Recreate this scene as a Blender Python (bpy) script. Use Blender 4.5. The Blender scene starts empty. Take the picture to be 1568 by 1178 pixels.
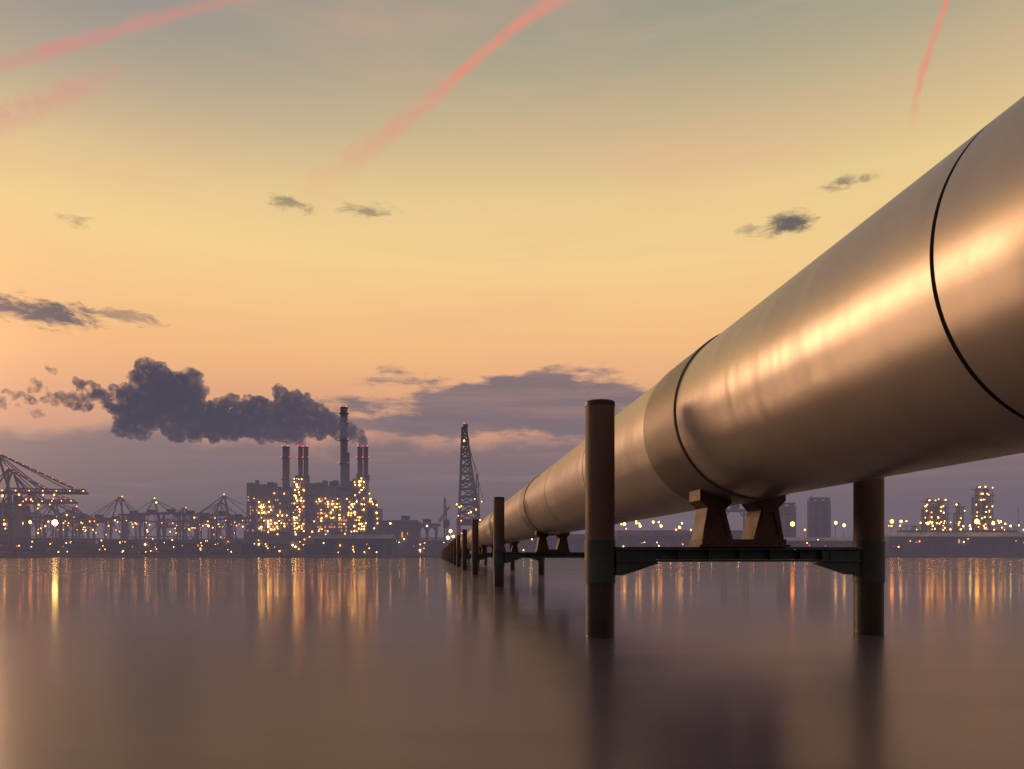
import bpy, bmesh, math, random
from mathutils import Vector, noise, Matrix
random.seed(7)
F=1150.0; CX=784.0; HY=851.0; CAMZ=1.5
TH=math.atan((CX-669)/F); ct,st=math.cos(TH),math.sin(TH)
def lin(c):
    r=[]
    for v in c[:3]:
        v=v/255.0
        r.append(v/12.92 if v<=0.04045 else ((v+0.055)/1.055)**2.4)
    return (r[0],r[1],r[2],1.0)
sc=bpy.context.scene
sc.view_settings.view_transform='Standard'
# ------------------------------------------------------------ node helpers
class NT:
    def __init__(s,nt): s.nt=nt; s.N=nt.nodes; s.L=nt.links
    def put(s,inp,v):
        if isinstance(v,(int,float)): inp.default_value=v
        elif isinstance(v,(tuple,list)): inp.default_value=v
        else: s.L.new(v,inp)
    def m(s,op,a,b=0.0,c=0.0,clamp=False):
        n=s.N.new('ShaderNodeMath'); n.operation=op; n.use_clamp=clamp
        s.put(n.inputs[0],a); s.put(n.inputs[1],b); s.put(n.inputs[2],c); return n.outputs[0]
    def sm(s,v,a,b,x=0.0,y=1.0):
        n=s.N.new('ShaderNodeMapRange'); n.interpolation_type='SMOOTHSTEP'
        s.put(n.inputs['Value'],v); n.inputs['From Min'].default_value=a; n.inputs['From Max'].default_value=b
        n.inputs['To Min'].default_value=x; n.inputs['To Max'].default_value=y; return n.outputs[0]
    def mix(s,f,a,b,t='MIX'):
        n=s.N.new('ShaderNodeMixRGB'); n.blend_type=t
        s.put(n.inputs[0],f); s.put(n.inputs[1],a); s.put(n.inputs[2],b); return n.outputs[0]
    def comb(s,x,y,z=0.0):
        n=s.N.new('ShaderNodeCombineXYZ'); s.put(n.inputs[0],x); s.put(n.inputs[1],y); s.put(n.inputs[2],z); return n.outputs[0]
    def noise(s,vec,scale=1.0,detail=4.0,rough=0.55,dist=0.0):
        n=s.N.new('ShaderNodeTexNoise'); s.L.new(vec,n.inputs['Vector'])
        n.inputs['Scale'].default_value=scale; n.inputs['Detail'].default_value=detail
        n.inputs['Roughness'].default_value=rough; n.inputs['Distortion'].default_value=dist; return n.outputs['Fac']
    def ramp(s,f,pts):
        n=s.N.new('ShaderNodeValToRGB'); e=n.color_ramp.elements
        while len(e)>1: e.remove(e[-1])
        e[0].position=pts[0][0]; e[0].color=pts[0][1]
        for p,c in pts[1:]:
            q=e.new(p); q.color=c
        s.put(n.inputs[0],f); return n.outputs[0]
# ------------------------------------------------------------ sky
SUN_AZ=math.radians(-42); SUN_EL=math.radians(9)
w=bpy.data.worlds.new("sky"); sc.world=w; w.use_nodes=True
t=NT(w.node_tree); t.N.clear()
tc=t.N.new('ShaderNodeTexCoord'); sp=t.N.new('ShaderNodeSeparateXYZ'); t.L.new(tc.outputs['Generated'],sp.inputs[0])
X,Y,Z=sp.outputs
el=t.m('ARCSINE',Z); az=t.m('ARCTAN2',X,Y)
base=t.ramp(Z,[(0.0,lin((150,122,125))),(0.05,lin((165,130,126))),(0.11,lin((194,146,130))),(0.17,lin((224,162,128))),
 (0.235,lin((241,180,126))),(0.29,lin((246,194,131))),(0.36,lin((245,208,142))),(0.425,lin((234,204,144))),(0.485,lin((207,184,142))),
 (0.54,lin((177,167,139))),(0.60,lin((150,150,138))),(0.75,lin((120,128,132))),(1.0,lin((95,108,122)))])
nv=t.noise(t.comb(t.m('MULTIPLY',az,1.5),t.m('MULTIPLY',el,6)),1.0,3)
base=t.mix(t.sm(nv,0.45,0.75,0,0.45),base,lin((236,176,140)))
nv2=t.noise(t.comb(t.m('ADD',t.m('MULTIPLY',az,2.2),t.m('MULTIPLY',el,1.5)),t.m('MULTIPLY',el,22),12.0),1.0,5,0.6)
base=t.mix(t.sm(nv2,0.5,0.8,0,0.3),base,lin((230,178,146)))
leftm=t.sm(az,-0.65,0.0,0.6,0.0)
hi=t.sm(Z,0.36,0.58)
base=t.mix(t.m('MULTIPLY',leftm,hi),base,lin((138,134,144)))
nc=t.comb(t.m('MULTIPLY',az,9),t.m('MULTIPLY',el,34))
n1=t.noise(nc,1.0,6,0.6)
nc2=t.comb(t.m('MULTIPLY',az,34),t.m('MULTIPLY',el,95),3.0)
n2=t.noise(nc2,1.0,8,0.68,0.5)
nb=t.noise(t.comb(t.m('MULTIPLY',az,5),t.m('MULTIPLY',el,9),5.0),1.0,6,0.6)
top=t.m('ADD',t.m('MULTIPLY',t.m('SUBTRACT',nb,0.5),0.10),0.150)
bank=t.sm(t.m('SUBTRACT',top,el),-0.006,0.02)
stri=t.noise(t.comb(t.m('MULTIPLY',az,3),t.m('MULTIPLY',el,55),9.0),1.0,6,0.6)
bcol=t.ramp(el,[(0.0,lin((104,92,103))),(0.06,lin((117,101,109))),(0.12,lin((131,111,116))),(0.16,lin((140,116,118)))])
bcol=t.mix(t.sm(stri,0.52,0.74,0,0.42),bcol,lin((188,142,130)))
col=t.mix(t.m('MULTIPLY',bank,0.95),base,bcol)
def cloud(col,px,py,wx,wy,c,strength=1.0,nz=n2,k=2.2,lo=0.1,hi=1.15):
    a0=math.atan((px-CX)/F); e0=math.atan((HY-py)/F*math.cos(a0))
    ra=wx/F*math.cos(a0)**2; re=wy/F*math.cos(a0)
    da=t.m('DIVIDE',t.m('SUBTRACT',az,a0),ra); de=t.m('DIVIDE',t.m('SUBTRACT',el,e0),re)
    d=t.m('SQRT',t.m('ADD',t.m('MULTIPLY',da,da),t.m('MULTIPLY',de,de)))
    v=t.m('ADD',t.m('SUBTRACT',1.0,d),t.m('MULTIPLY',t.m('SUBTRACT',nz,0.5),k))
    return t.mix(t.m('MULTIPLY',t.sm(v,lo,hi),strength),col,c)
lit=t.sm(stri,0.4,0.65,0,1)
cc=t.mix(lit,lin((126,109,115)),lin((148,120,120)))
col=cloud(col,850,622,340,54,cc,0.96,n1,2.3,-0.05,0.35)
col=cloud(col,680,652,290,20,lin((128,110,116)),0.88,n1,2.4,0.0,0.45)
col=cloud(col,60,478,135,25,lin((104,92,98)),1.0,n2,2.4,0.05,0.75)
col=cloud(col,195,486,80,14,lin((160,128,112)),0.8,n2,3.6,0.1,0.9)
col=cloud(col,1207,343,52,22,lin((108,100,94)),1.0,n2,2.0,0.05,0.8)
col=cloud(col,1150,352,55,11,lin((180,155,122)),0.8,n2,3.5)
col=cloud(col,1293,278,42,13,lin((148,133,108)),1.0,n2,3.2)
col=cloud(col,445,313,48,13,lin((155,140,112)),1.0,n2,3.4)
col=cloud(col,565,325,56,14,lin((165,146,114)),1.0,n2,3.4)
col=cloud(col,115,340,40,12,lin((178,150,120)),0.9,n2,3.4)
da=t.m('DIVIDE',t.m('SUBTRACT',az,-0.88),0.17); de=t.m('DIVIDE',t.m('SUBTRACT',el,0.20),0.11)
g=t.m('EXPONENT',t.m('MULTIPLY',t.m('ADD',t.m('MULTIPLY',da,da),t.m('MULTIPLY',de,de)),-1.0))
glow=t.mix(1.0,t.comb(g,g,g),(2.2,1.0,0.40,1),'MULTIPLY')
col=t.mix(1.0,col,glow,'ADD')
back=t.sm(Y,-0.5,0.35,0.36,1.0)
col=t.mix(1.0,col,t.comb(back,back,t.m('ADD',t.m('MULTIPLY',back,0.85),0.15)),'MULTIPLY')
sky=t.N.new('ShaderNodeTexSky'); sky.sky_type='NISHITA'; sky.sun_disc=False
sky.sun_elevation=SUN_EL; sky.sun_rotation=SUN_AZ
b1=t.N.new('ShaderNodeBackground'); t.L.new(sky.outputs[0],b1.inputs[0]); b1.inputs[1].default_value=0.003
b2=t.N.new('ShaderNodeBackground'); t.L.new(col,b2.inputs[0]); b2.inputs[1].default_value=0.98
ad=t.N.new('ShaderNodeAddShader'); t.L.new(b1.outputs[0],ad.inputs[0]); t.L.new(b2.outputs[0],ad.inputs[1])
o=t.N.new('ShaderNodeOutputWorld'); t.L.new(ad.outputs[0],o.inputs[0])
sd=bpy.data.lights.new("sun","SUN"); sd.energy=0.95; sd.angle=math.radians(13); sd.color=(1.0,0.58,0.31)
so=bpy.data.objects.new("sun",sd); sc.collection.objects.link(so)
dv=Vector((math.sin(SUN_AZ)*math.cos(SUN_EL),math.cos(SUN_AZ)*math.cos(SUN_EL),math.sin(SUN_EL)))
so.rotation_euler=dv.to_track_quat('Z','Y').to_euler(); so.location=dv*50
cd=bpy.data.cameras.new("camera"); cam=bpy.data.objects.new("camera",cd); sc.collection.objects.link(cam)
cam.location=(0,0,CAMZ); cam.rotation_euler=(math.radians(90),0,0)
cd.sensor_width=36; cd.lens=F/1568*36; cd.shift_y=(HY-589)/1568; cd.clip_start=0.05; cd.clip_end=120000
sc.camera=cam
# ------------------------------------------------------------ materials
def pmat(name,c,rough=0.6,metal=0.0,var=0.25,scale=1.0,bump=0.0,stretch=(1,1,1),obj=True,spec=0.5):
    m=bpy.data.materials.new(name); m.use_nodes=True; q=NT(m.node_tree); p=q.N['Principled BSDF']
    tcn=q.N.new('ShaderNodeTexCoord'); mp=q.N.new('ShaderNodeMapping'); mp.inputs['Scale'].default_value=stretch
    q.L.new(tcn.outputs['Object'],mp.inputs[0])
    n=q.noise(mp.outputs[0],scale,6,0.6)
    f=q.sm(n,0.3,0.7)
    d=tuple(x*(1-var) for x in c[:3])+(1,); u=tuple(min(1,x*(1+var)) for x in c[:3])+(1,)
    q.L.new(q.mix(f,d,u),p.inputs['Base Color'])
    q.L.new(q.m('ADD',q.m('MULTIPLY',f,0.12),rough-0.06),p.inputs['Roughness'])
    p.inputs['Metallic'].default_value=metal; p.inputs['Specular IOR Level'].default_value=spec
    if bump:
        b=q.N.new('ShaderNodeBump'); b.inputs['Strength'].default_value=bump; b.inputs['Distance'].default_value=0.02
        q.L.new(n,b.inputs['Height']); q.L.new(b.outputs[0],p.inputs['Normal'])
    return m
def emat(name,c,s):
    m=bpy.data.materials.new(name); m.use_nodes=True; p=m.node_tree.nodes['Principled BSDF']
    p.inputs['Base Color'].default_value=(0.1,0.1,0.1,1)
    p.inputs['Emission Color'].default_value=c; p.inputs['Emission Strength'].default_value=s; return m
M_haze=pmat("hazed_steel_blue_grey",(0.14,0.14,0.20),0.7,0,0.3,0.05)  # bluish cast of distant haze is mixed into this base colour
M_conc=pmat("dusk_concrete",(0.15,0.14,0.17),0.85,0,0.25,0.03)
M_dark=pmat("dark_cladding",(0.07,0.07,0.095),0.8,0,0.3,0.04)
M_roof=pmat("pale_metal_roof",(0.22,0.23,0.30),0.6,0,0.15,0.03)
M_redst=pmat("red_oxide_and_red_lit_steel",(0.15,0.075,0.08),0.7,0,0.3,0.05)  # red paint on stacks; on crane booms, red light put into the colour
M_yel=emat("sodium_lamp",(1.0,0.40,0.07,1),22)
M_org=emat("orange_lamp",(1.0,0.24,0.04,1),20)
M_red=emat("red_warning_lamp",(1.0,0.04,0.05,1),5)
M_big=emat("floodlight",(1.0,0.58,0.14,1),45)
M_win=emat("lit_window",(1.0,0.38,0.08,1),1.3)
STD=[M_haze,M_conc,M_dark,M_roof,M_redst,M_yel,M_org,M_red,M_big,M_win]
HZ,CO,DK,RF,RS,LY,LO,LR,LB,LW=range(10)
class B:
    def __init__(s): s.v=[]; s.f=[]; s.m=[]
    def add(s,vs,fs,m):
        k=len(s.v); s.v+= [tuple(x) for x in vs]; s.f+=[tuple(i+k for i in f) for f in fs]; s.m+=[m]*len(fs)
    def box(s,x0,x1,y0,y1,z0,z1,m):
        s.add([(x0,y0,z0),(x1,y0,z0),(x1,y1,z0),(x0,y1,z0),(x0,y0,z1),(x1,y0,z1),(x1,y1,z1),(x0,y1,z1)],
          [(0,3,2,1),(4,5,6,7),(0,1,5,4),(1,2,6,5),(2,3,7,6),(3,0,4,7)],m)
    def beam(s,a,b,w,m,w2=None):
        s.cyl(a,b,w*0.7,(w2 or w)*0.7,m,4)
    def cyl(s,a,b,r1,r2,m,n=12,cap=True):
        a=Vector(a); b=Vector(b); d=(b-a).normalized()
        up=Vector((0,0,1)) if abs(d.z)<0.9 else Vector((0,1,0))
        e=d.cross(up).normalized(); g=e.cross(d)
        vs=[]
        off=math.pi/4 if n==4 else 0
        for p,r in ((a,r1),(b,r2)):
            for i in range(n):
                q=2*math.pi*i/n+off; vs.append(p+e*(r*math.cos(q))+g*(r*math.sin(q)))
        fs=[(i,(i+1)%n,n+(i+1)%n,n+i) for i in range(n)]
        if cap: fs+=[tuple(range(n-1,-1,-1)),tuple(range(n,2*n))]
        s.add(vs,fs,m)
    def lamp(s,p,r,m):
        x,y,z=p
        h=r*.8
        vs=[(x,y,z-r),(x,y,z+r)]+[(x+h*math.cos(i*math.pi/3),y+h*math.sin(i*math.pi/3),z-r*.5) for i in range(6)]+[(x+h*math.cos(i*math.pi/3),y+h*math.sin(i*math.pi/3),z+r*.5) for i in range(6)]
        fs=[]
        for i in range(6):
            j=(i+1)%6; fs+=[(0,2+j,2+i),(1,8+i,8+j),(2+i,2+j,8+j,8+i)]
        s.add(vs,fs,m)
    def lattice(s,a,b,w1,w2,n,tk,m,br=0.6):
        a=Vector(a); b=Vector(b); d=(b-a).normalized()
        up=Vector((0,0,1)) if abs(d.z)<0.8 else Vector((0,1,0))
        e=d.cross(up).normalized(); g=e.cross(d)
        rows=[]
        for i in range(n+1):
            f=i/n; c=a.lerp(b,f); h=(w1+(w2-w1)*f)/2
            rows.append([c+e*h+g*h,c-e*h+g*h,c-e*h-g*h,c+e*h-g*h])
        for k in range(4): s.beam(rows[0][k],rows[-1][k],tk,m)
        for i in range(n):
            for k in range(4):
                j=(k+1)%4
                if i%2: s.beam(rows[i][k],rows[i+1][j],tk*br,m)
                else: s.beam(rows[i][j],rows[i+1][k],tk*br,m)
                s.beam(rows[i+1][k],rows[i+1][j],tk*br,m)
    def obj(s,name,mats=STD,loc=(0,0,0),yaw=0.0,smooth=False,scale=1.0,parent=None):
        me=bpy.data.meshes.new(name); me.from_pydata(s.v,[],s.f); 
        for m in mats: me.materials.append(m)
        me.polygons.foreach_set('material_index',s.m)
        if smooth: me.polygons.foreach_set('use_smooth',[True]*len(s.f))
        me.update()
        o=bpy.data.objects.new(name,me); sc.collection.objects.link(o)
        o.location=loc; o.rotation_euler=(0,0,yaw); o.scale=(scale,)*3
        if parent: o.parent=parent
        return o
def wx(px,D): return (px-CX)*D/F
def wz(py,D): return CAMZ+(HY-py)*D/F
LAND=2.0
# ------------------------------------------------------------ water and land
wm=bpy.data.materials.new("calm_harbour_water"); wm.use_nodes=True; q=NT(wm.node_tree); p=q.N['Principled BSDF']
tcn=q.N.new('ShaderNodeTexCoord'); mp=q.N.new('ShaderNodeMapping'); mp.inputs['Scale'].default_value=(0.35,1.0,1.0); q.L.new(tcn.outputs['Object'],mp.inputs[0])
nn=q.noise(mp.outputs[0],0.9,3,0.5)
mp2=q.N.new('ShaderNodeMapping'); mp2.inputs['Scale'].default_value=(0.02,0.07,1.0); q.L.new(tcn.outputs['Object'],mp2.inputs[0])
nl=q.noise(mp2.outputs[0],1.0,4,0.55)
mp4=q.N.new('ShaderNodeMapping'); mp4.inputs['Scale'].default_value=(0.16,0.75,1.0); q.L.new(tcn.outputs['Object'],mp4.inputs[0])
nf=q.noise(mp4.outputs[0],1.0,6,0.6,0.4)
wc=q.mix(q.sm(nl,0.35,0.65),(0.085,0.072,0.112,1),(0.115,0.093,0.138,1))
wc=q.mix(q.sm(nf,0.35,0.70,0.0,0.5),wc,(0.060,0.050,0.078,1))
sy=q.N.new('ShaderNodeSeparateXYZ'); q.L.new(tcn.outputs['Object'],sy.inputs[0])
calm=q.sm(sy.outputs[1],5.0,24.0)   # near reach ruffled by the tide, basin beyond calm
b=q.N.new('ShaderNodeBump'); b.inputs['Strength'].default_value=0.22; b.inputs['Distance'].default_value=0.02
q.L.new(nn,b.inputs['Height'])
p2=q.N.new('ShaderNodeBsdfPrincipled')
q.L.new(q.m('ADD',q.m('MULTIPLY',q.m('SUBTRACT',1.0,calm),0.16),q.m('ADD',q.sm(nl,0.35,0.65,0.07,0.10),q.sm(nf,0.4,0.7,0.0,0.04))),p.inputs['Roughness'])
q.L.new(q.sm(nl,0.35,0.65,0.28,0.36),p2.inputs['Roughness'])
for pp in (p,p2):
    q.L.new(wc,pp.inputs['Base Color'])
    pp.inputs['IOR'].default_value=1.27; q.L.new(b.outputs[0],pp.inputs['Normal'])
mxs=q.N.new('ShaderNodeMixShader'); mxs.inputs[0].default_value=0.36
q.L.new(p.outputs[0],mxs.inputs[1]); q.L.new(p2.outputs[0],mxs.inputs[2]); q.L.new(mxs.outputs[0],q.N['Material Output'].inputs['Surface'])
bb=B(); S=45000
bb.add([(-S,-S,0),(S,-S,0),(S,S,0),(-S,S,0)],[(0,1,2,3)],0); bb.obj("water",[wm])
M_land=pmat("dark_shore_ground",(0.07,0.06,0.08),0.95,0,0.3,0.02)
bb=B(); n=90; rows=[]
for i in range(n+1):
    x=-1500+3000*i/n
    yy=600+22*noise.noise(Vector((x*0.006,0,0)))
    hh=LAND+0.6*noise.noise(Vector((x*0.02,3,0)))
    rows.append([(x*0.95,yy-14,-2),(x,yy,hh*0.7),(x,yy+10,hh),(x*1.3,yy+60,LAND),(x*12,30000,LAND)])
vs=[v for r in rows for v in r]; fs=[]
for i in range(n):
    for k in range(4):
        a=i*5+k; fs.append((a,a+5,a+6,a+1))
bb.add(vs,fs,0); bb.obj("ground",[M_land])
# ------------------------------------------------------------ harbour haze
hm=bpy.data.materials.new("dusk_haze"); hm.use_nodes=True; q=NT(hm.node_tree); q.N.clear()
ab=q.N.new('ShaderNodeVolumeAbsorption'); ab.inputs['Color'].default_value=(0,0,0,1); HD=0.00105; ab.inputs['Density'].default_value=HD
ev=q.N.new('ShaderNodeEmission'); ev.inputs[0].default_value=lin((110,99,112)); ev.inputs[1].default_value=HD  # emission stands in for dusk light scattered by the haze
a2=q.N.new('ShaderNodeAddShader'); q.L.new(ab.outputs[0],a2.inputs[0]); q.L.new(ev.outputs[0],a2.inputs[1])
oo=q.N.new('ShaderNodeOutputMaterial'); q.L.new(a2.outputs[0],oo.inputs['Volume'])
bb=B(); bb.box(-6000,6000,300,1700,0.3,85,0); bb.obj("haze",[hm])
# ------------------------------------------------------------ pipeline
R=1.5; U0=3.745*R
SP=1.6*(F*R/122)/ct
S0=(F*R/122-U0*st)/ct
def P(s,u,z): return Vector((-st*s+ct*u, ct*s+st*u, z))
pm=bpy.data.materials.new("satin_pipe_coating"); pm.use_nodes=True; q=NT(pm.node_tree); p=q.N['Principled BSDF']
tcn=q.N.new('ShaderNodeTexCoord'); mp=q.N.new('ShaderNodeMapping'); q.L.new(tcn.outputs['Object'],mp.inputs[0])
na=q.noise(mp.outputs[0],0.45,4,0.5); nb_=q.noise(mp.outputs[0],7,5,0.6)
c=q.mix(q.sm(na,0.3,0.7),(0.51,0.445,0.385,1),(0.57,0.50,0.435,1)); c=q.mix(q.sm(nb_,0.5,0.8,0,0.12),c,(0.36,0.30,0.255,1))
q.L.new(c,p.inputs['Base Color']); p.inputs['Metallic'].default_value=0.45
q.L.new(q.m('ADD',q.sm(na,0.3,0.7,0.29,0.34),q.m('MULTIPLY',nb_,0.05)),p.inputs['Roughness'])
mp3=q.N.new('ShaderNodeMapping'); mp3.inputs['Scale'].default_value=(0.3,1.3,0.3); q.L.new(tcn.outputs['Object'],mp3.inputs[0])
nw=q.noise(mp3.outputs[0],1.0,2,0.4)
b=q.N.new('ShaderNodeBump'); b.inputs['Strength'].default_value=0.4; b.inputs['Distance'].default_value=0.07
q.L.new(nw,b.inputs['Height']); q.L.new(b.outputs[0],p.inputs['Normal'])
pd=pmat("joint_groove",(0.04,0.045,0.04),0.6)
ps=pmat("pipe_sleeve_coating",(0.23,0.19,0.165),0.42,0.4,0.12,0.8)
prof=[(-20,R,0)]
def groove(s,ra=R,rb=R):
    return [(s-.034,ra,0),(s-.014,ra-.022,1),(s+.008,rb-.022,1),(s+.018,rb,0)]
NF=27
j2=5.91; j1=12.67; j0=14.64; ja=21.1
for k in range(-1,NF):
    o_=k*SP
    RS_=R*1.022
    prof+=groove(j2+o_)
    s=j1+o_
    prof+=[(s-.024,R,0),(s-.012,R-.02,1),(s+.006,R-.02,1),(s+.010,R,2),(s+.02,RS_,2)]
    s=j0+o_
    prof+=[(s-.02,RS_,2),(s+.05,R,0)]
    prof+=groove(ja+o_)
prof=[x for x in prof if x[0]>=-20]
prof.sort(key=lambda a:a[0])
prof.append((640,R,0))
NS=192; vs=[];fs=[];ms=[]
cz=CAMZ+1.675*R
for (s,r,_) in prof:
    for i in range(NS):
        a=2*math.pi*i/NS
        vs.append(P(s,U0+r*math.cos(a),cz+r*math.sin(a)))
for k in range(len(prof)-1):
    mt = 1 if (prof[k][2]==1 or prof[k+1][2]==1) else (2 if (prof[k][2]==2) else 0)
    for i in range(NS):
        j=(i+1)%NS
        fs.append((k*NS+i,k*NS+j,(k+1)*NS+j,(k+1)*NS+i)); ms.append(mt)
bb=B(); bb.v=vs; bb.f=fs; bb.m=ms
po=bb.obj("pipeline",[pm,pd,ps],smooth=True)
bm=bmesh.new(); bm.from_mesh(po.data)
for e in bm.edges:
    if len(e.link_faces)==2 and e.calc_face_angle(0)>math.radians(12): e.smooth=False
bmesh.ops.recalc_face_normals(bm,faces=bm.faces)
bm.to_mesh(po.data); bm.free()
# supports
M_post=pmat("brown_painted_pile",(0.165,0.098,0.072),0.6,0,0.15,2.5,0.1,(1,1,0.3))
M_col=pmat("grey_green_pile_sleeve",(0.065,0.085,0.085),0.55,0.1,0.25,3)
M_wet=pmat("wet_dark_pile",(0.05,0.040,0.036),0.45,0,0.4,3,0.2,(1,1,0.4))
M_beam=pmat("grey_green_steel_beam",(0.075,0.11,0.11),0.5,0.2,0.25,3)
M_sad=pmat("brown_steel_saddle",(0.105,0.056,0.036),0.55,0.1,0.25,3)
bb=B()
PR=0.27; UL=-2.62; UR=2.62
zt=CAMZ+2.84
def ring(u,prf):
    n=48
    for (z0,r0,z1,r1,m) in prf:
        vs=[];
        for z,r in ((z0,r0),(z1,r1)):
            for i in range(n):
                a=2*math.pi*i/n; vs.append((u+r*math.cos(a),r*math.sin(a),z))
        bb.add(vs,[(i,(i+1)%n,n+(i+1)%n,n+i) for i in range(n)],m)
    r=prf[-1][3]; z=prf[-1][2]
    bb.add([(u+r*math.cos(2*math.pi*i/n),r*math.sin(2*math.pi*i/n),z) for i in range(n)],[tuple(range(n))],prf[-1][4])
for u in (UL,UR):
    ring(u,[(-4,PR*.985,0.985,PR*.985,2),(0.985,PR*.985,0.99,PR*1.05,1),(0.99,PR*1.05,1.78,PR*1.05,1),(1.78,PR*1.05,1.79,PR,1),
            (1.79,PR,zt-.09,PR,0),(zt-.09,PR,zt-.085,PR*1.03,0),(zt-.085,PR*1.03,zt-.02,PR*1.03,2),(zt-.02,PR*1.03,zt,PR*0.98,0)])
a=UL+PR; c_=UR-PR
bb.box(a,c_,-.24,.24,1.615,1.66,3)
bb.box(a,c_,-.05,.05,1.43,1.612,3)
bb.box(a,c_,-.20,.20,1.385,1.427,3)
for i in range(1,8):
    u=a+(c_-a)*i/8; bb.box(u-.012,u+.012,-.18,.18,1.43,1.61,3)
for sg,e in ((1,a),(-1,c_)):
    for y in (-.16,.13):
        vs=[]
        for yy in (y,y+.03):
            vs+=[(e,yy,1.60),(e,yy,1.17),(e+sg*.12,yy,1.17),(e+sg*.75,yy,1.38),(e+sg*.75,yy,1.60)]
        bb.add(vs,[(0,1,2,3,4),(9,8,7,6,5)]+[(i,(i+1)%5,5+(i+1)%5,5+i) for i in range(5)],3)
    vs=[(e,-.19,1.168),(e,.19,1.168),(e+sg*.12,-.19,1.168),(e+sg*.12,.19,1.168),(e+sg*.78,-.19,1.383),(e+sg*.78,.19,1.383)]
    vs+=[(x,y,z-.03) for x,y,z in vs]
    bb.add(vs,[(0,1,3,2),(2,3,5,4),(6,8,9,7),(8,10,11,9),(0,2,8,6),(2,4,10,8),(1,7,9,3),(3,9,11,5),(4,5,11,10),(0,6,7,1)],3)
bb.box(-.80,.80,-.36,.36,1.703,1.80,4)
bb.box(-.86,.86,-.40,.40,1.661,1.70,4)
lp=[(-.78,1.803),(-.20,1.803),(-.34,2.34),(-.22,2.47),(-.22,2.60),(-.82,2.74),(-.82,2.52),(-.68,2.38)]
for sg in (1,-1):
    n=len(lp); vs=[(sg*x,-.30,z) for x,z in lp]+[(sg*x,.30,z) for x,z in lp]
    bb.add(vs,[tuple(range(n)),tuple(range(2*n-1,n-1,-1))]+[(i,(i+1)%n,n+(i+1)%n,n+i) for i in range(n)],4)
    for y0,y1 in ((-.33,-.302),(.302,.33)):
        bb.box(min(sg*-.76,sg*-.22),max(sg*-.76,sg*-.22),y0,y1,1.805,1.87,4)
        bb.box(min(sg*-.66,sg*-.36),max(sg*-.66,sg*-.36),y0,y1,2.30,2.37,4)
        for xa,xb in ((-.74,-.63),(-.235,-.375)):
            vs=[(sg*xa,y0,1.87),(sg*(xa+.06 if xa<-.5 else xa-.06),y0,1.87),(sg*(xb+.05 if xa<-.5 else xb-.05),y0,2.30),(sg*xb,y0,2.30)]
            vs+=[(x,y1,z) for x,_,z in vs]
            bb.add(vs,[(0,1,2,3),(7,6,5,4),(0,4,5,1),(1,5,6,2),(2,6,7,3),(3,7,4,0)],4)
for u in (-.72,-.5,-.25,.25,.5,.72):
    bb.cyl((u,-.38,1.70),(u,-.38,1.735),.02,.02,3,8)
sup=bb.obj("pipeline_support",[M_post,M_col,M_wet,M_beam,M_sad])
bm=bmesh.new(); bm.from_mesh(sup.data)
bmesh.ops.remove_doubles(bm,verts=bm.verts,dist=0.0005)
bmesh.ops.recalc_face_normals(bm,faces=bm.faces)
for f in bm.faces:
    f.smooth = f.material_index in (0,1,2) and len(f.verts)==4
for e in bm.edges:
    if len(e.link_faces)==2 and e.calc_face_angle(0)>math.radians(25): e.smooth=False
bm.to_mesh(sup.data); bm.free()
for k in range(NF):
    o_=sup if k==0 else bpy.data.objects.new("pipeline_support",sup.data)
    if k: sc.collection.objects.link(o_)
    s=S0+k*SP; q_=P(s,U0,0); o_.location=q_; o_.rotation_euler=(0,0,TH)
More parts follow.
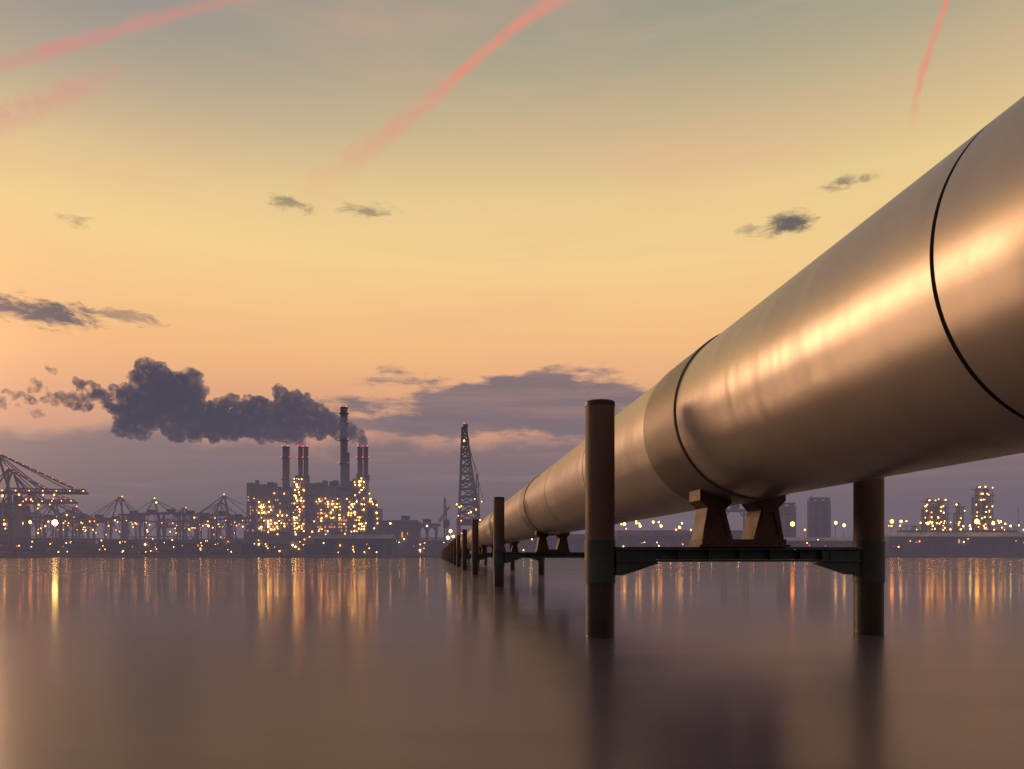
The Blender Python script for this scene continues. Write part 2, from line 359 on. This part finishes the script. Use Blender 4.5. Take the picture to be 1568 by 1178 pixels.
# ------------------------------------------------------------ contrails
def contrail(pts,col,alpha,seed):
    H=9000.0; vs=[];uv=[];fs=[]
    N=24
    def samp(f):
        g=f*(len(pts)-1); i=min(int(g),len(pts)-2); h=g-i
        a,b=pts[i],pts[i+1]; return [a[k]+(b[k]-a[k])*h for k in range(4)]
    for i in range(N+1):
        x,y,wd,al=samp(i/N); x2,y2,_,_=samp(min(1,i/N+0.01)); x1,y1,_,_=samp(max(0,i/N-0.01))
        dx,dy=x2-x1,y2-y1; l=math.hypot(dx,dy); nx,ny=-dy/l,dx/l
        for sgn in (-1,1):
            px=x+nx*wd*sgn; py=y+ny*wd*sgn
            d=Vector(((px-CX)/F,1,(HY-py)/F)); vs.append(d*(H/d.z)+Vector((0,0,CAMZ))); uv.append((i/N,(sgn+1)/2,al))
    for i in range(N): fs.append((2*i,2*i+1,2*i+3,2*i+2))
    me=bpy.data.meshes.new("contrail"); me.from_pydata(vs,[],fs)
    ul=me.uv_layers.new(name="UVMap"); at=me.attributes.new("thickness",'FLOAT','POINT')
    for i,u in enumerate(uv): at.data[i].value=u[2]
    for lp_ in me.loops: ul.data[lp_.index].uv=uv[lp_.vertex_index][:2]
    m=bpy.data.materials.new("contrail_ice_glow"); m.use_nodes=True; q=NT(m.node_tree); q.N.clear()
    tx=q.N.new('ShaderNodeTexCoord'); s_=q.N.new('ShaderNodeSeparateXYZ'); q.L.new(tx.outputs['UV'],s_.inputs[0])
    u_,v_=s_.outputs[0],s_.outputs[1]
    cv=q.comb(q.m('MULTIPLY',u_,11),q.m('MULTIPLY',v_,3.0),seed)
    nz=q.noise(cv,1.0,8,0.72,1.0)
    vv=q.m('ADD',v_,q.m('MULTIPLY',q.m('SUBTRACT',nz,0.5),0.6))
    d_=q.m('MULTIPLY',q.m('ABSOLUTE',q.m('SUBTRACT',vv,0.5)),2.0)
    prof_=q.sm(d_,0.0,0.8,1.0,0.0)
    ed=q.sm(q.m('MULTIPLY',q.m('ABSOLUTE',q.m('SUBTRACT',v_,0.5)),2.0),0.4,1.0,1.0,0.0)
    at_=q.N.new('ShaderNodeAttribute'); at_.attribute_name="thickness"
    a_=q.m('MULTIPLY',q.m('MULTIPLY',q.m('MULTIPLY',prof_,ed),at_.outputs['Fac']),q.sm(nz,0.25,0.65,0.3,1.0))
    a_=q.m('MULTIPLY',a_,alpha)
    tr=q.N.new('ShaderNodeBsdfTransparent'); em=q.N.new('ShaderNodeEmission'); em.inputs[0].default_value=col  # pink emission imitates sunlight on the ice; the ribbon glows by itself
    mx=q.N.new('ShaderNodeMixShader'); q.L.new(a_,mx.inputs[0]); q.L.new(tr.outputs[0],mx.inputs[1]); q.L.new(em.outputs[0],mx.inputs[2])
    oo=q.N.new('ShaderNodeOutputMaterial'); q.L.new(mx.outputs[0],oo.inputs[0])
    try: m.cycles.emission_sampling='NONE'
    except Exception: pass
    me.materials.append(m)
    ob=bpy.data.objects.new("contrail",me); sc.collection.objects.link(ob)
contrail([(450,300,42,0),(545,240,38,.4),(615,190,30,.65),(690,125,22,1),(760,65,19,1),(820,18,24,.95),(890,-30,40,.7)],lin((234,142,124)),0.85,1.0)
contrail([(-60,112,28,.55),(40,88,28,.75),(130,62,28,.9),(220,34,26,.8),(300,14,22,.7),(400,-14,20,.5)],lin((216,140,134)),0.85,4.0)
contrail([(1455,-20,11,.9),(1444,20,11,1),(1428,65,11,.9),(1412,110,11,1),(1403,150,13,.6),(1396,200,18,0)],lin((238,140,116)),0.9,7.0)
contrail([(-60,210,46,.5),(40,168,48,.7),(120,132,42,.75),(215,90,46,0)],lin((220,148,136)),0.7,9.0)
# ------------------------------------------------------------ smoke plume
PD=850.0
puffs=[(556,682,6),(555,676,9),(549,668,13),(536,660,17),(517,655,21),(500,648,24),(482,638,27),(462,630,29),(440,620,27),(432,604,16),(450,612,18),(465,650,24),(490,660,19),(440,655,26),
(464,682,6),(461,676,9),(452,669,13),(436,664,18),(418,656,25),(400,652,28),(402,630,25),(375,642,34),(378,618,15),(345,645,35),(318,642,35),(352,616,17),(298,640,38),
(290,605,34),(297,580,16),(265,610,41),(240,590,35),(228,566,18),(246,574,19),(225,625,37),(205,640,28),(188,654,19),(268,652,28),(205,612,26),(330,660,20),(425,635,26),(215,663,12),(275,590,20),(213,582,17)]
wisps=[(150,604,19),(165,612,18),(128,620,16),(132,590,13),(66,600,15),(18,603,13),(80,567,8),(55,634,8),(104,612,14),(176,624,16),(5,618,11),(40,610,9)]
bm=bmesh.new()
def puff(x,z,r,dy=0):
    bmesh.ops.create_icosphere(bm,subdivisions=2,radius=r,matrix=Matrix.Translation((x,PD+dy,z)))
for (a_,b_,r) in puffs:
    x=wx(a_,PD); z=wz(b_,PD); rr=r*PD/F*0.88; dy=random.uniform(-.4,.4)*rr
    puff(x,z,rr,dy)
    for _ in range(11 if r>9 else 2):
        d=Vector((random.gauss(0,1),random.gauss(0,1),random.gauss(0,1))).normalized()
        k=random.uniform(.2,.40)
        puff(x+d.x*rr*.85,z+d.z*rr*.85,rr*k,dy+d.y*rr*.85)
for (a_,b_,r) in wisps:
    x=wx(a_,PD); z=wz(b_,PD); rr=r*PD/F
    for _ in range(20):
        u=random.gauss(0,.62); v=random.gauss(0,.38)-u*.25
        puff(x+u*rr,z+v*rr,rr*random.uniform(.16,.46),random.gauss(0,.5)*rr)
me=bpy.data.meshes.new("smoke_plume"); bm.to_mesh(me); bm.free()
so_=bpy.data.objects.new("smoke_plume",me); sc.collection.objects.link(so_)
md=so_.modifiers.new("r","REMESH"); md.mode='VOXEL'; md.voxel_size=1.0
dg=bpy.context.evaluated_depsgraph_get(); me2=bpy.data.meshes.new_from_object(so_.evaluated_get(dg)); so_.modifiers.clear(); so_.data=me2
me2.update()
nrm=[v.normal.copy() for v in me2.vertices]
for v,nn_ in zip(me2.vertices,nrm):
    a_=noise.fractal(v.co*0.06,0.9,2.1,3); b_=noise.fractal(v.co*0.22,0.8,2.1,3)
    v.co+=nn_*(a_*4.0+b_*2.2)
vm=bpy.data.materials.new("smoke_volume"); vm.use_nodes=True; q=NT(vm.node_tree); q.N.clear()
tx=q.N.new('ShaderNodeTexCoord'); nz=q.noise(tx.outputs['Object'],0.11,6,0.65)
vol=q.N.new('ShaderNodeVolumePrincipled'); vol.inputs['Color'].default_value=(0.44,0.42,0.46,1)
sx=q.N.new('ShaderNodeSeparateXYZ'); q.L.new(tx.outputs['Object'],sx.inputs[0])
fade=q.sm(sx.outputs[0],wx(30,PD),wx(215,PD),0.42,1.0)
dn=q.m('MULTIPLY',q.sm(nz,0.38,0.57,0.03,0.24),fade)
q.L.new(dn,vol.inputs['Density'])
vol.inputs['Emission Color'].default_value=lin((56,55,68)); q.L.new(dn,vol.inputs['Emission Strength'])  # added grey-blue glow replaces light scattered inside the smoke
oo=q.N.new('ShaderNodeOutputMaterial'); q.L.new(vol.outputs[0],oo.inputs['Volume'])
try: vm.cycles.emission_sampling='NONE'; hm.cycles.emission_sampling='NONE'
except Exception: pass
me2.materials.clear(); me2.materials.append(vm)
# ------------------------------------------------------------ power station
D=840.0
def X(px): return wx(px,D)
def ZZ(py): return wz(py,D)
ps_=bpy.data.objects.new("power_station",None); sc.collection.objects.link(ps_)
b=B()
blocks=[(378,392,741,0,30),(392,428,747,-2,28),(428,452,752,-3,30),(452,470,738,-6,16),(470,482,742,-4,26),(482,517,746,-2,28),(517,534,752,0,28),(534,544,745,-3,26),(543,563,736,-7,14),(563,580,780,0,26),(563,572,766,0,20)]
for (a,c,tp,y0,dp) in blocks:
    b.box(X(a),X(c)-.05,D+y0,D+y0+dp,LAND-1,ZZ(tp),HZ if random.random()<.6 else CO)
    b.box(X(a)-.4,X(c)+.35,D+y0-.4+.01*a/100,D+y0+dp+.4,ZZ(tp)+.02,ZZ(tp)+1.1+0.01*(a%7),DK)
    z=LAND+6
    while z<ZZ(tp)-4:
        b.box(X(a)+.3,X(c)-.4,D+y0-.35,D+y0+.1,z,z+.6,DK); z+=7.5
    n=max(1,int((c-a)/6))
    for i in range(n+1):
        x=X(a)+(X(c)-X(a)-.6)*i/n
        b.box(x,x+.6,D+y0-.55,D+y0+.1,LAND,ZZ(tp)-.1,DK)
    if tp<770 and c-a>12:
        z=LAND+8
        while z<ZZ(tp)-12:
            pr=random.choice((.08,.2,.4))
            for i in range(int((X(c)-X(a))/2.6)):
                if random.random()<pr: b.box(X(a)+.9+i*2.6,X(a)+2.4+i*2.6,D+y0-.2,D+y0+.05,z,z+2.0,LW)
            z+=3.75
for _ in range(34):
    px=random.uniform(384,574); bl=[q for q in blocks if q[0]<=px<=q[1]]
    tp=bl[0][2]; h=random.uniform(2,7); w_=random.uniform(1,3)
    b.box(X(px)-w_,X(px)+w_,D+4,D+9+random.random(),ZZ(tp)+1.15,ZZ(tp)+1+h,random.choice((HZ,DK)))
b.box(X(380),X(588),D-14,D-8.2,LAND-1,ZZ(815),DK)
b.obj("boiler_house",parent=ps_)
b=B()
def dots(x0,x1,y0,y1,n,y,kind=LY,r=(.4,1.0),fl=4.2):
    for _ in range(n):
        x=round(random.uniform(x0,x1)/3.5)*3.5+random.uniform(-.9,.9); z=round(random.uniform(y0,y1)/fl)*fl+random.uniform(-.9,.9)
        m=kind if random.random()<.75 else random.choice((LO,LO,LB))
        b.lamp((X(x),y,ZZ(z)),random.uniform(*r),m)
dots(396,417,766,812,30,D-4.6); dots(418,452,784,812,15,D-5.6); dots(453,469,732,826,44,D-10); dots(484,522,764,800,34,D-4)
dots(543,562,732,816,46,D-10); dots(385,582,808,840,30,D-15,LO); dots(522,542,766,806,10,D-4); dots(565,580,764,806,9,D-1); dots(384,578,745,765,9,D-6)
b.obj("work_lights",parent=ps_)
b=B()
for (a,c) in ((452,470),(543,563)):
    for i in range(14):
        z=LAND+4+i*5.2
        b.box(X(a)-1,X(c)+1,D-9.4,D-7.2,z,z+.5,HZ)
    for x in (a,(a+c)/2,c): b.beam((X(x),D-9,LAND),(X(x),D-9,ZZ(735)),.7,HZ)
b.obj("access_scaffold",parent=ps_)
def chimney(px,top,r,k,big=False):
    b=B(); x=X(px); y=D+12; z1=ZZ(top)
    b.cyl((x,y,LAND),(x,y,z1),r*1.08,r,RS if not big else HZ,20)
    b.cyl((x,y,z1+.01),(x,y,z1+1.6),r*1.12,r*1.12,DK,20)
    for f in ((.45,.7,.9) if not big else (.45,.62,.78,.9,.965)):
        z=LAND+(z1-LAND)*f
        b.cyl((x,y,z),(x,y,z+.8),r*1.35,r*1.35,DK,20)
        if f>.85 or big:
            for sg in (-1,1): b.lamp((x+sg*r*1.3,y-r,z+1.4),.4,LR)
    if big:
        for i in range(3):
            z=z1-3-i*10; b.cyl((x,y,z-5),(x,y,z),r*1.04,r*1.03,RS,20)
    for sg in (-1,1): b.lamp((x+sg*r*.8,y-r*.9,z1+2),.6,LR)
    b.obj("chimney_%d"%k,parent=ps_)
chimney(433,684,3.9,1); chimney(455.5,684,2.6,2); chimney(464,684,2.6,3); chimney(523,623,4.1,4,True); chimney(548,684,2.9,5); chimney(557,684,2.7,6)
b=B()
b.cyl((X(520),D+16,LAND),(X(520),D+16,ZZ(684)),2.4,2.3,RS,16); b.cyl((X(528),D+17,LAND),(X(528),D+17,ZZ(690)),1.8,1.7,RS,16)
b.obj("flue_pipes",parent=ps_)
# ------------------------------------------------------------ warehouses
def warehouse(px0,px1,top,Dd,depth=40,roofm=RF,wall=DK,ridge=True,lamps=0,name="warehouse",bays=1):
    b=B(); x0,x1=wx(px0,Dd),wx(px1,Dd); z1=wz(top,Dd); zr=z1-(z1-LAND)*.22
    w_=(x1-x0)/bays
    for i in range(bays):
        a=x0+i*w_+.05; c=a+w_-.1
        b.box(a,c,Dd,Dd+depth,LAND-.5,zr,wall)
        if ridge:
            vs=[(a-.6,Dd-.8,zr+.02),(c+.6,Dd-.8,zr+.02),(c+.6,Dd+depth/2,z1),(a-.6,Dd+depth/2,z1),(c+.6,Dd+depth+.8,zr+.02),(a-.6,Dd+depth+.8,zr+.02)]
            b.add(vs,[(0,1,2,3),(3,2,4,5),(0,3,5),(1,4,2)],roofm)
        else: b.box(a-.3,c+.3,Dd-.3,Dd+depth,zr+.02,z1,roofm)
    n=max(2,int((x1-x0)/14))
    for i in range(n):
        x=x0+(x1-x0)*(i+.5)/n
        b.box(x-2.6,x+2.6,Dd-.25,Dd+.05,LAND,LAND+(zr-LAND)*.6,HZ)
        b.box(x-5,x-3.6,Dd-.2,Dd+.05,LAND+(zr-LAND)*.65,LAND+(zr-LAND)*.85,LW if random.random()<.15 else CO)
    for _ in range(lamps):
        b.lamp((random.uniform(x0,x1),Dd-1.5,random.uniform(LAND+1,zr)),random.uniform(.3,.65),random.choice((LY,LO,LO,LB)))
    return b.obj(name)
warehouse(1362,1640,814,690,60,RF,CO,True,6)
warehouse(1195,1360,822,700,40,RF,DK,True,5)
warehouse(945,1190,812,760,50,CO,DK,False,14)
warehouse(580,636,797,800,50,CO,CO,False,5)
warehouse(636,720,822,780,40,RF,DK,True,6)
warehouse(478,600,818,700,30,RF,DK,True,3,bays=4)
warehouse(370,478,828,690,30,RF,DK,False,6)
warehouse(150,372,826,700,30,CO,DK,False,9)
warehouse(-60,110,824,700,40,CO,DK,False,9)
warehouse(-120,16,772,740,30,CO,HZ,False,6,"harbour_building")
warehouse(720,946,818,790,40,CO,DK,False,10)
warehouse(1500,1700,826,800,50,RF,DK,True,5)
b=B(); x=-1500
while x<1700:
    w_=random.uniform(15,70); h=random.uniform(6,18); yy=1300+random.uniform(-60,60)
    b.box(x,x+w_,yy,yy+40,0,LAND+h*1.2,random.choice((CO,HZ)))
    if random.random()<.3: b.cyl((x+w_/2,yy+10,LAND+h*1.2),(x+w_/2,yy+10,LAND+h*1.2+random.uniform(5,18)),1.5,1.2,CO,8)
    x+=w_+random.uniform(-5,20)
b.obj("distant_industrial_skyline")
# ------------------------------------------------------------ ship to shore cranes
def sts(px,Dd,scale,yaw,lift=0.0,redl=False):
    b=B(); tk=1.25/scale**.4
    H=40; ap=66; mt=RS if redl else HZ  # reddish steel paints in the red light on these booms
    for y in (-9,9):
        for x in (-10,12): b.beam((x,y,0),(x*0.9,y*.8,H),tk*1.35,HZ)
        b.beam((-10,y,14),(12,y,14),tk,HZ); b.beam((-10,y,14),(11,y*.85,H),tk*.7,HZ)
        b.beam((11,y*.8,H),(6,y*.25,ap),tk,mt); b.beam((-9,y*.8,H),(5,y*.25,ap-1),tk*.8,mt)
    for x in (-10,12): b.beam((x,-9,2),(x,9,2),tk*1.4,HZ); b.beam((x,-8,H),(x,8,H),tk,HZ); b.beam((x,-9,14),(x,9,14),tk,HZ)
    b.beam((6,-3,ap),(6,3,ap),tk*1.3,mt)
    L=50
    def bp(f,y,dz=0): return (12+L*f*math.cos(lift)-dz*math.sin(lift),y,H+L*f*math.sin(lift)+dz*math.cos(lift))
    for y in (-3,3):
        b.beam((-30,y,H),(12,y,H),tk*1.3,mt)
        b.beam(bp(0,y),bp(1,y),tk*1.2,mt)
        for f in (.5,.97):
            b.beam((6,y*.5,ap),bp(f,y),tk*.5,mt)
        b.beam((5,y*.5,ap),(-29,y,H),tk*.5,mt)
    if redl:
        for f in (.25,.75): b.beam((6,0,ap),bp(f,0,2.8),tk*.5,mt)
    b.beam(bp(0,0,3),bp(1,0,2),tk*.7,mt)
    for i in range(13):
        f=i/12; b.beam(bp(f,-3),bp(f,3),tk*.6,mt)
        if i<12:
            for y in (-3,3):
                b.beam(bp(f,y),bp(f+1/24,0,2.8),tk*.4,mt); b.beam(bp(f+1/24,0,2.8),bp(f+1/12,y),tk*.4,mt)
        if redl and i%2==0: 
            x_,y_,z_=bp(f,-3.4,1.2); b.lamp((x_,y_,z_),.33,LO)
        if redl: b.lamp((6+(50*.97+6)*f,-2,ap+(H-ap)*f+.8),.3,LR)
    b.box(-22,-10,-4,4,H+1.2,H+7,DK)
    b.box(18,21,-2,2,H-6,H-1.5,DK)
    b.lamp((6,-3,ap+1.5),.6,LR if redl else LO)
    for _ in range(10): b.lamp((random.uniform(-25,45),-4,H-1.5-random.choice((0,0,3))),random.uniform(.3,.65),random.choice((LY,LO,LO)))
    for _ in range(8): b.lamp((random.uniform(-10,12),-10,random.uniform(2,H)),random.uniform(.4,.9),random.choice((LY,LO)))
    b.obj("container_crane",loc=(wx(px,Dd),Dd,LAND),yaw=yaw,scale=scale)
sts(-22,655,1.36,math.radians(4),0.0,True)
sts(6,700,1.2,math.radians(-10),0.0,True)
sts(40,800,1.0,math.radians(20),0,True)
sts(75,770,0.85,math.radians(8))
sts(120,830,0.8,math.radians(165),math.radians(38))
sts(190,860,1.0,math.radians(160)); sts(228,820,0.92,math.radians(28)); sts(286,900,0.85,math.radians(150))
sts(335,860,1.03,math.radians(12)); sts(345,930,1.0,math.radians(172))
for i,px in enumerate([12,40,75,108,128,152,178,205,232,262,292,315,340,366]):
    Dd=740+random.uniform(-15,40); b=B(); w_=random.uniform(15,19); h=wz(random.uniform(786,797),Dd)-LAND; m=random.choice((HZ,HZ,CO))
    for y in (-6,6):
        for x in (-w_/2,w_/2): b.beam((x,y,0),(x,y*.8,h),1.0,m)
        b.beam((-w_/2-5,y*.8,h),(w_/2+5,y*.8,h),1.5,m); b.beam((-w_/2,y*.9,h*.45),(w_/2,y*.9,h*.45),.6,m)
        b.beam((-w_/2,y,h*.45),(-w_/2+4,y*.8,h),.5,m); b.beam((w_/2,y,h*.45),(w_/2-4,y*.8,h),.5,m)
        b.beam((-w_/2,y,0),(0,y,h*.45),.45,m); b.beam((w_/2,y,0),(0,y,h*.45),.45,m)
    b.box(-3,3,-3,3,h+1.1,h+4,DK)
    for x in (-w_/2,w_/2): b.beam((x,-6,1),(x,6,1),1.2,m)
    for _ in range(5): b.lamp((random.uniform(-w_/2,w_/2),-7,random.uniform(1,h)),random.uniform(.35,.85),random.choice((LY,LO,LO)))
    b.obj("rail_gantry",loc=(wx(px,Dd),Dd,LAND),yaw=random.uniform(-.15,.15))
b=B()
M_c=[HZ,DK,CO,RS]
x=wx(-80,700)
while x<wx(375,700):
    n=random.randint(1,4)
    for k in range(n): b.box(x,x+11.8,668,671,LAND+k*2.62,LAND+k*2.62+2.58,random.choice(M_c))
    x+=12.3 if random.random()<.8 else 25
b.obj("container_stack")
def mast(px,py,Dd,r,m):
    b=B(); x=wx(px,Dd); z=wz(py,Dd)
    b.cyl((x,Dd,LAND-.5),(x,Dd,z),.35,.22,HZ,8); b.box(x-1.2,x+1.2,Dd-.3,Dd+.3,z,z+.5,DK)
    b.lamp((x,Dd-.9,z+.2),r,m); b.obj("floodlight_mast")
mast(85,801,664,2.8,LB)
for (px,py,r,m) in [(38,802,2.0,LO),(47,800,1.7,LO),(5,760,1.3,LO),(76,833,1.4,LR),(24,846,.8,LY),(320,806,1.1,LY),(240,770,1.0,LO),(398,832,1.0,LO),(690,814,1.8,LY),(686,824,1.8,LB),(694,822,1.5,LY),
   (598,802,1.0,LY),(654,806,.9,LY),(812,823,1.0,LY),(1213,803,2.7,LO),(1279,801,1.7,LY),(1292,805,1.7,LY),(1365,799,2.3,LO),(1379,799,1.5,LY),(1495,799,2.7,LY),(1520,802,1.8,LY),(980,806,1.4,LY),(1012,806,1.6,LO),(1040,808,1.3,LY),(956,803,1.7,LY),(1000,800,1.3,LY),(1232,812,1.0,LO),(1420,802,1.6,LY)]:
    mast(px,py,720,r*.9,m)
b=B()
for _ in range(85):
    px=random.choice((random.uniform(0,380),random.uniform(0,690),random.uniform(940,1568)))
    Dd=655; b.lamp((wx(px,Dd),Dd,wz(random.uniform(826,846),Dd)),random.uniform(.2,.5),random.choice((LY,LO,LO,LR,LY)))
b.obj("shore_lights")
# ------------------------------------------------------------ floating derrick
Dd=760; b=B()
x0=wx(719,Dd); xt=wx(711,Dd); zt_=wz(655,Dd)
b.lattice((x0-1,Dd,wz(796,Dd)),(xt,Dd,zt_),19,4,12,1.7,DK,.8)
b.lattice((x0+8,Dd+12,wz(796,Dd)),(wx(714,Dd),Dd+2,wz(672,Dd)),5,2,10,1.0,DK,.6)
b.beam((wx(741,Dd),Dd+8,wz(770,Dd)),(xt,Dd,zt_),.5,HZ); b.beam((wx(732,Dd),Dd,wz(726,Dd)),(xt+1,Dd,zt_-12),.5,HZ)
b.lattice((wx(734,Dd),Dd+4,LAND),(wx(730,Dd),Dd+4,wz(726,Dd)),4,2,10,.8,HZ,.6)
b.box(xt-3,xt+5,Dd-3,Dd+3,wz(682,Dd),wz(672,Dd),DK); b.box(xt-1,xt+3.5,Dd-1.5,Dd+1.5,zt_,zt_+3.5,DK)
b.box(wx(700,Dd),wx(741,Dd),Dd-9,Dd+14,wz(804,Dd),wz(795,Dd),DK)
for x in (702,738):
    for y in (-8,12): b.beam((wx(x,Dd),Dd+y,LAND-1),(wx(x,Dd),Dd+y,wz(804,Dd)),2.4,HZ)
b.beam((wx(702,Dd),Dd-8,LAND),(wx(738,Dd),Dd-8,wz(806,Dd)),1.2,HZ); b.beam((wx(738,Dd),Dd-8,LAND),(wx(702,Dd),Dd-8,wz(806,Dd)),1.2,HZ)
b.lamp((wx(711,Dd),Dd-4,wz(676,Dd)),.9,LO); b.lamp((xt,Dd,zt_+4.5),.6,LR)
for _ in range(12): b.lamp((wx(random.uniform(700,740),Dd),Dd-10,wz(random.uniform(765,822),Dd)),random.uniform(.4,.8),random.choice((LY,LO)))
b.obj("harbour_derrick_crane")
b=B(); b.lattice((wx(684,Dd),Dd,LAND),(wx(681,Dd),Dd,wz(763,Dd)),4,1.5,9,.8,HZ); b.lattice((wx(672,Dd),Dd,wz(800,Dd)),(wx(688,Dd),Dd,wz(776,Dd)),1.8,1.2,8,.5,HZ)
b.box(wx(679,Dd),wx(688,Dd),Dd-3,Dd+3,wz(808,Dd),wz(796,Dd),DK); b.obj("quay_crane")
def portal(px0,px1,top,Dd,n=2):
    b=B(); a,c=wx(px0,Dd),wx(px1,Dd); z=wz(top,Dd)
    for i in range(n+1):
        x=a+(c-a)*i/n
        for y in (-6,6): b.beam((x,Dd+y,LAND),(x,Dd+y,z),1.6,CO)
    for y in (-6,6): b.beam((a-4,Dd+y,z),(c+4,Dd+y,z),2.6,CO); 
    for i in range(n): 
        x=a+(c-a)*i/n; x2=a+(c-a)*(i+1)/n
        for y in (-6,6): b.beam((x,Dd+y,z-7),(x+5,Dd+y,z),1.0,CO); b.beam((x2,Dd+y,z-7),(x2-5,Dd+y,z),1.0,CO)
    b.box((a+c)/2-4,(a+c)/2+4,Dd-4,Dd+4,z+2,z+6,DK)
    b.obj("portal_crane")
portal(608,634,799,770,1); portal(640,668,804,790,2); portal(1108,1142,782,760,1)
# ------------------------------------------------------------ right side: silos and columns
def silo(px0,px1,top,Dd,n=1):
    b=B(); a,c=wx(px0,Dd),wx(px1,Dd); r=(c-a)/(2*n); z=wz(top,Dd)
    for i in range(n):
        x=a+r+2*r*i
        b.cyl((x,Dd,LAND-1),(x,Dd,z),r*.97,r*.97,HZ,28); b.cyl((x,Dd,z+.01),(x,Dd,z+2.2),r*.97,r*.3,DK,28)
        for k in range(1,6): zz=LAND+(z-LAND)*k/6; b.cyl((x,Dd,zz),(x,Dd,zz+.5),r*1.0,r*1.0,DK,28)
    b.box(a+1,c-1,Dd-1.2,Dd+1.2,z+2,z+4,DK)
    b.beam((a+r,Dd,z),(a+r,Dd,z+6),.8,DK); b.beam((a-.6,Dd-r*.3,LAND),(a-.6,Dd-r*.3,z+2),.7,DK)
    b.obj("storage_silo")
silo(1190,1219,776,760,2); silo(1237,1272,768,780,3)
def column(px,top,r,Dd,nl,name="distillation_tower"):
    b=B(); x=wx(px,Dd); z1=wz(top,Dd)
    b.cyl((x,Dd,LAND-1),(x,Dd,z1),r,r*.85,HZ,18); b.cyl((x,Dd,z1),(x,Dd,z1+r*.8),r*.85,r*.3,HZ,18)
    b.cyl((x+r*1.6,Dd,LAND),(x+r*1.6,Dd,z1-4),r*.3,r*.3,HZ,8)
    b.cyl((x-r*1.7,Dd+2,LAND),(x-r*1.7,Dd+2,z1-9),r*.5,r*.5,HZ,10)
    k=int((z1-LAND)/6)
    for i in range(1,k+1):
        z=LAND+i*6; w_=r*random.uniform(1.7,2.5)
        b.box(x-w_,x+w_,Dd-r*1.5,Dd+r*1.5,z,z+.5,DK)
        for sg in (-1,1): b.beam((x+sg*w_,Dd-r*1.5,z),(x+sg*w_,Dd-r*1.5,z+1.6),.25,DK)
        for _ in range(nl): b.lamp((x+random.uniform(-w_,w_),Dd-r*1.5-.7,z+1.8+random.uniform(-1,1.5)),random.uniform(.35,.85),LY if random.random()<.75 else LO)
    for sg in (-1,1): b.beam((x+sg*r*1.8,Dd-r,LAND),(x+sg*r*1.8,Dd-r,z1-2),.6,DK)
    b.obj(name)
column(1422,766,3.0,760,2); column(1440,768,3.2,770,2); column(1468,772,2.0,760,1); column(1498,748,2.6,760,2); column(1509,750,3.0,765,2); column(1431,780,4.0,780,2)
column(1400,806,2,760,1); column(1535,806,2,760,1)
b=B()
for _ in range(45):
    Dd=752; b.lamp((wx(random.choice((random.uniform(1405,1545),random.uniform(1360,1568),random.uniform(945,1070))),Dd),Dd,wz(random.uniform(797,812),Dd)),random.uniform(.4,.95),random.choice((LY,LY,LO,LB)))
b.box(wx(1380,Dd),wx(1560,Dd),Dd+1,Dd+9,LAND,wz(812,Dd),DK)
for i in range(22):
    x=wx(1380+i*8.3,Dd); b.beam((x,Dd+.5,LAND),(x,Dd+.5,wz(806,Dd)),.5,HZ)
b.beam((wx(1378,Dd),Dd+.5,wz(806,Dd)),(wx(1562,Dd),Dd+.5,wz(806,Dd)),.7,HZ)
b.obj("refinery_pipe_rack")
b=B(); b.cyl((wx(1559,740),740,LAND),(wx(1559,740),740,wz(776,740)),.5,.3,HZ,8); b.obj("flare_mast")
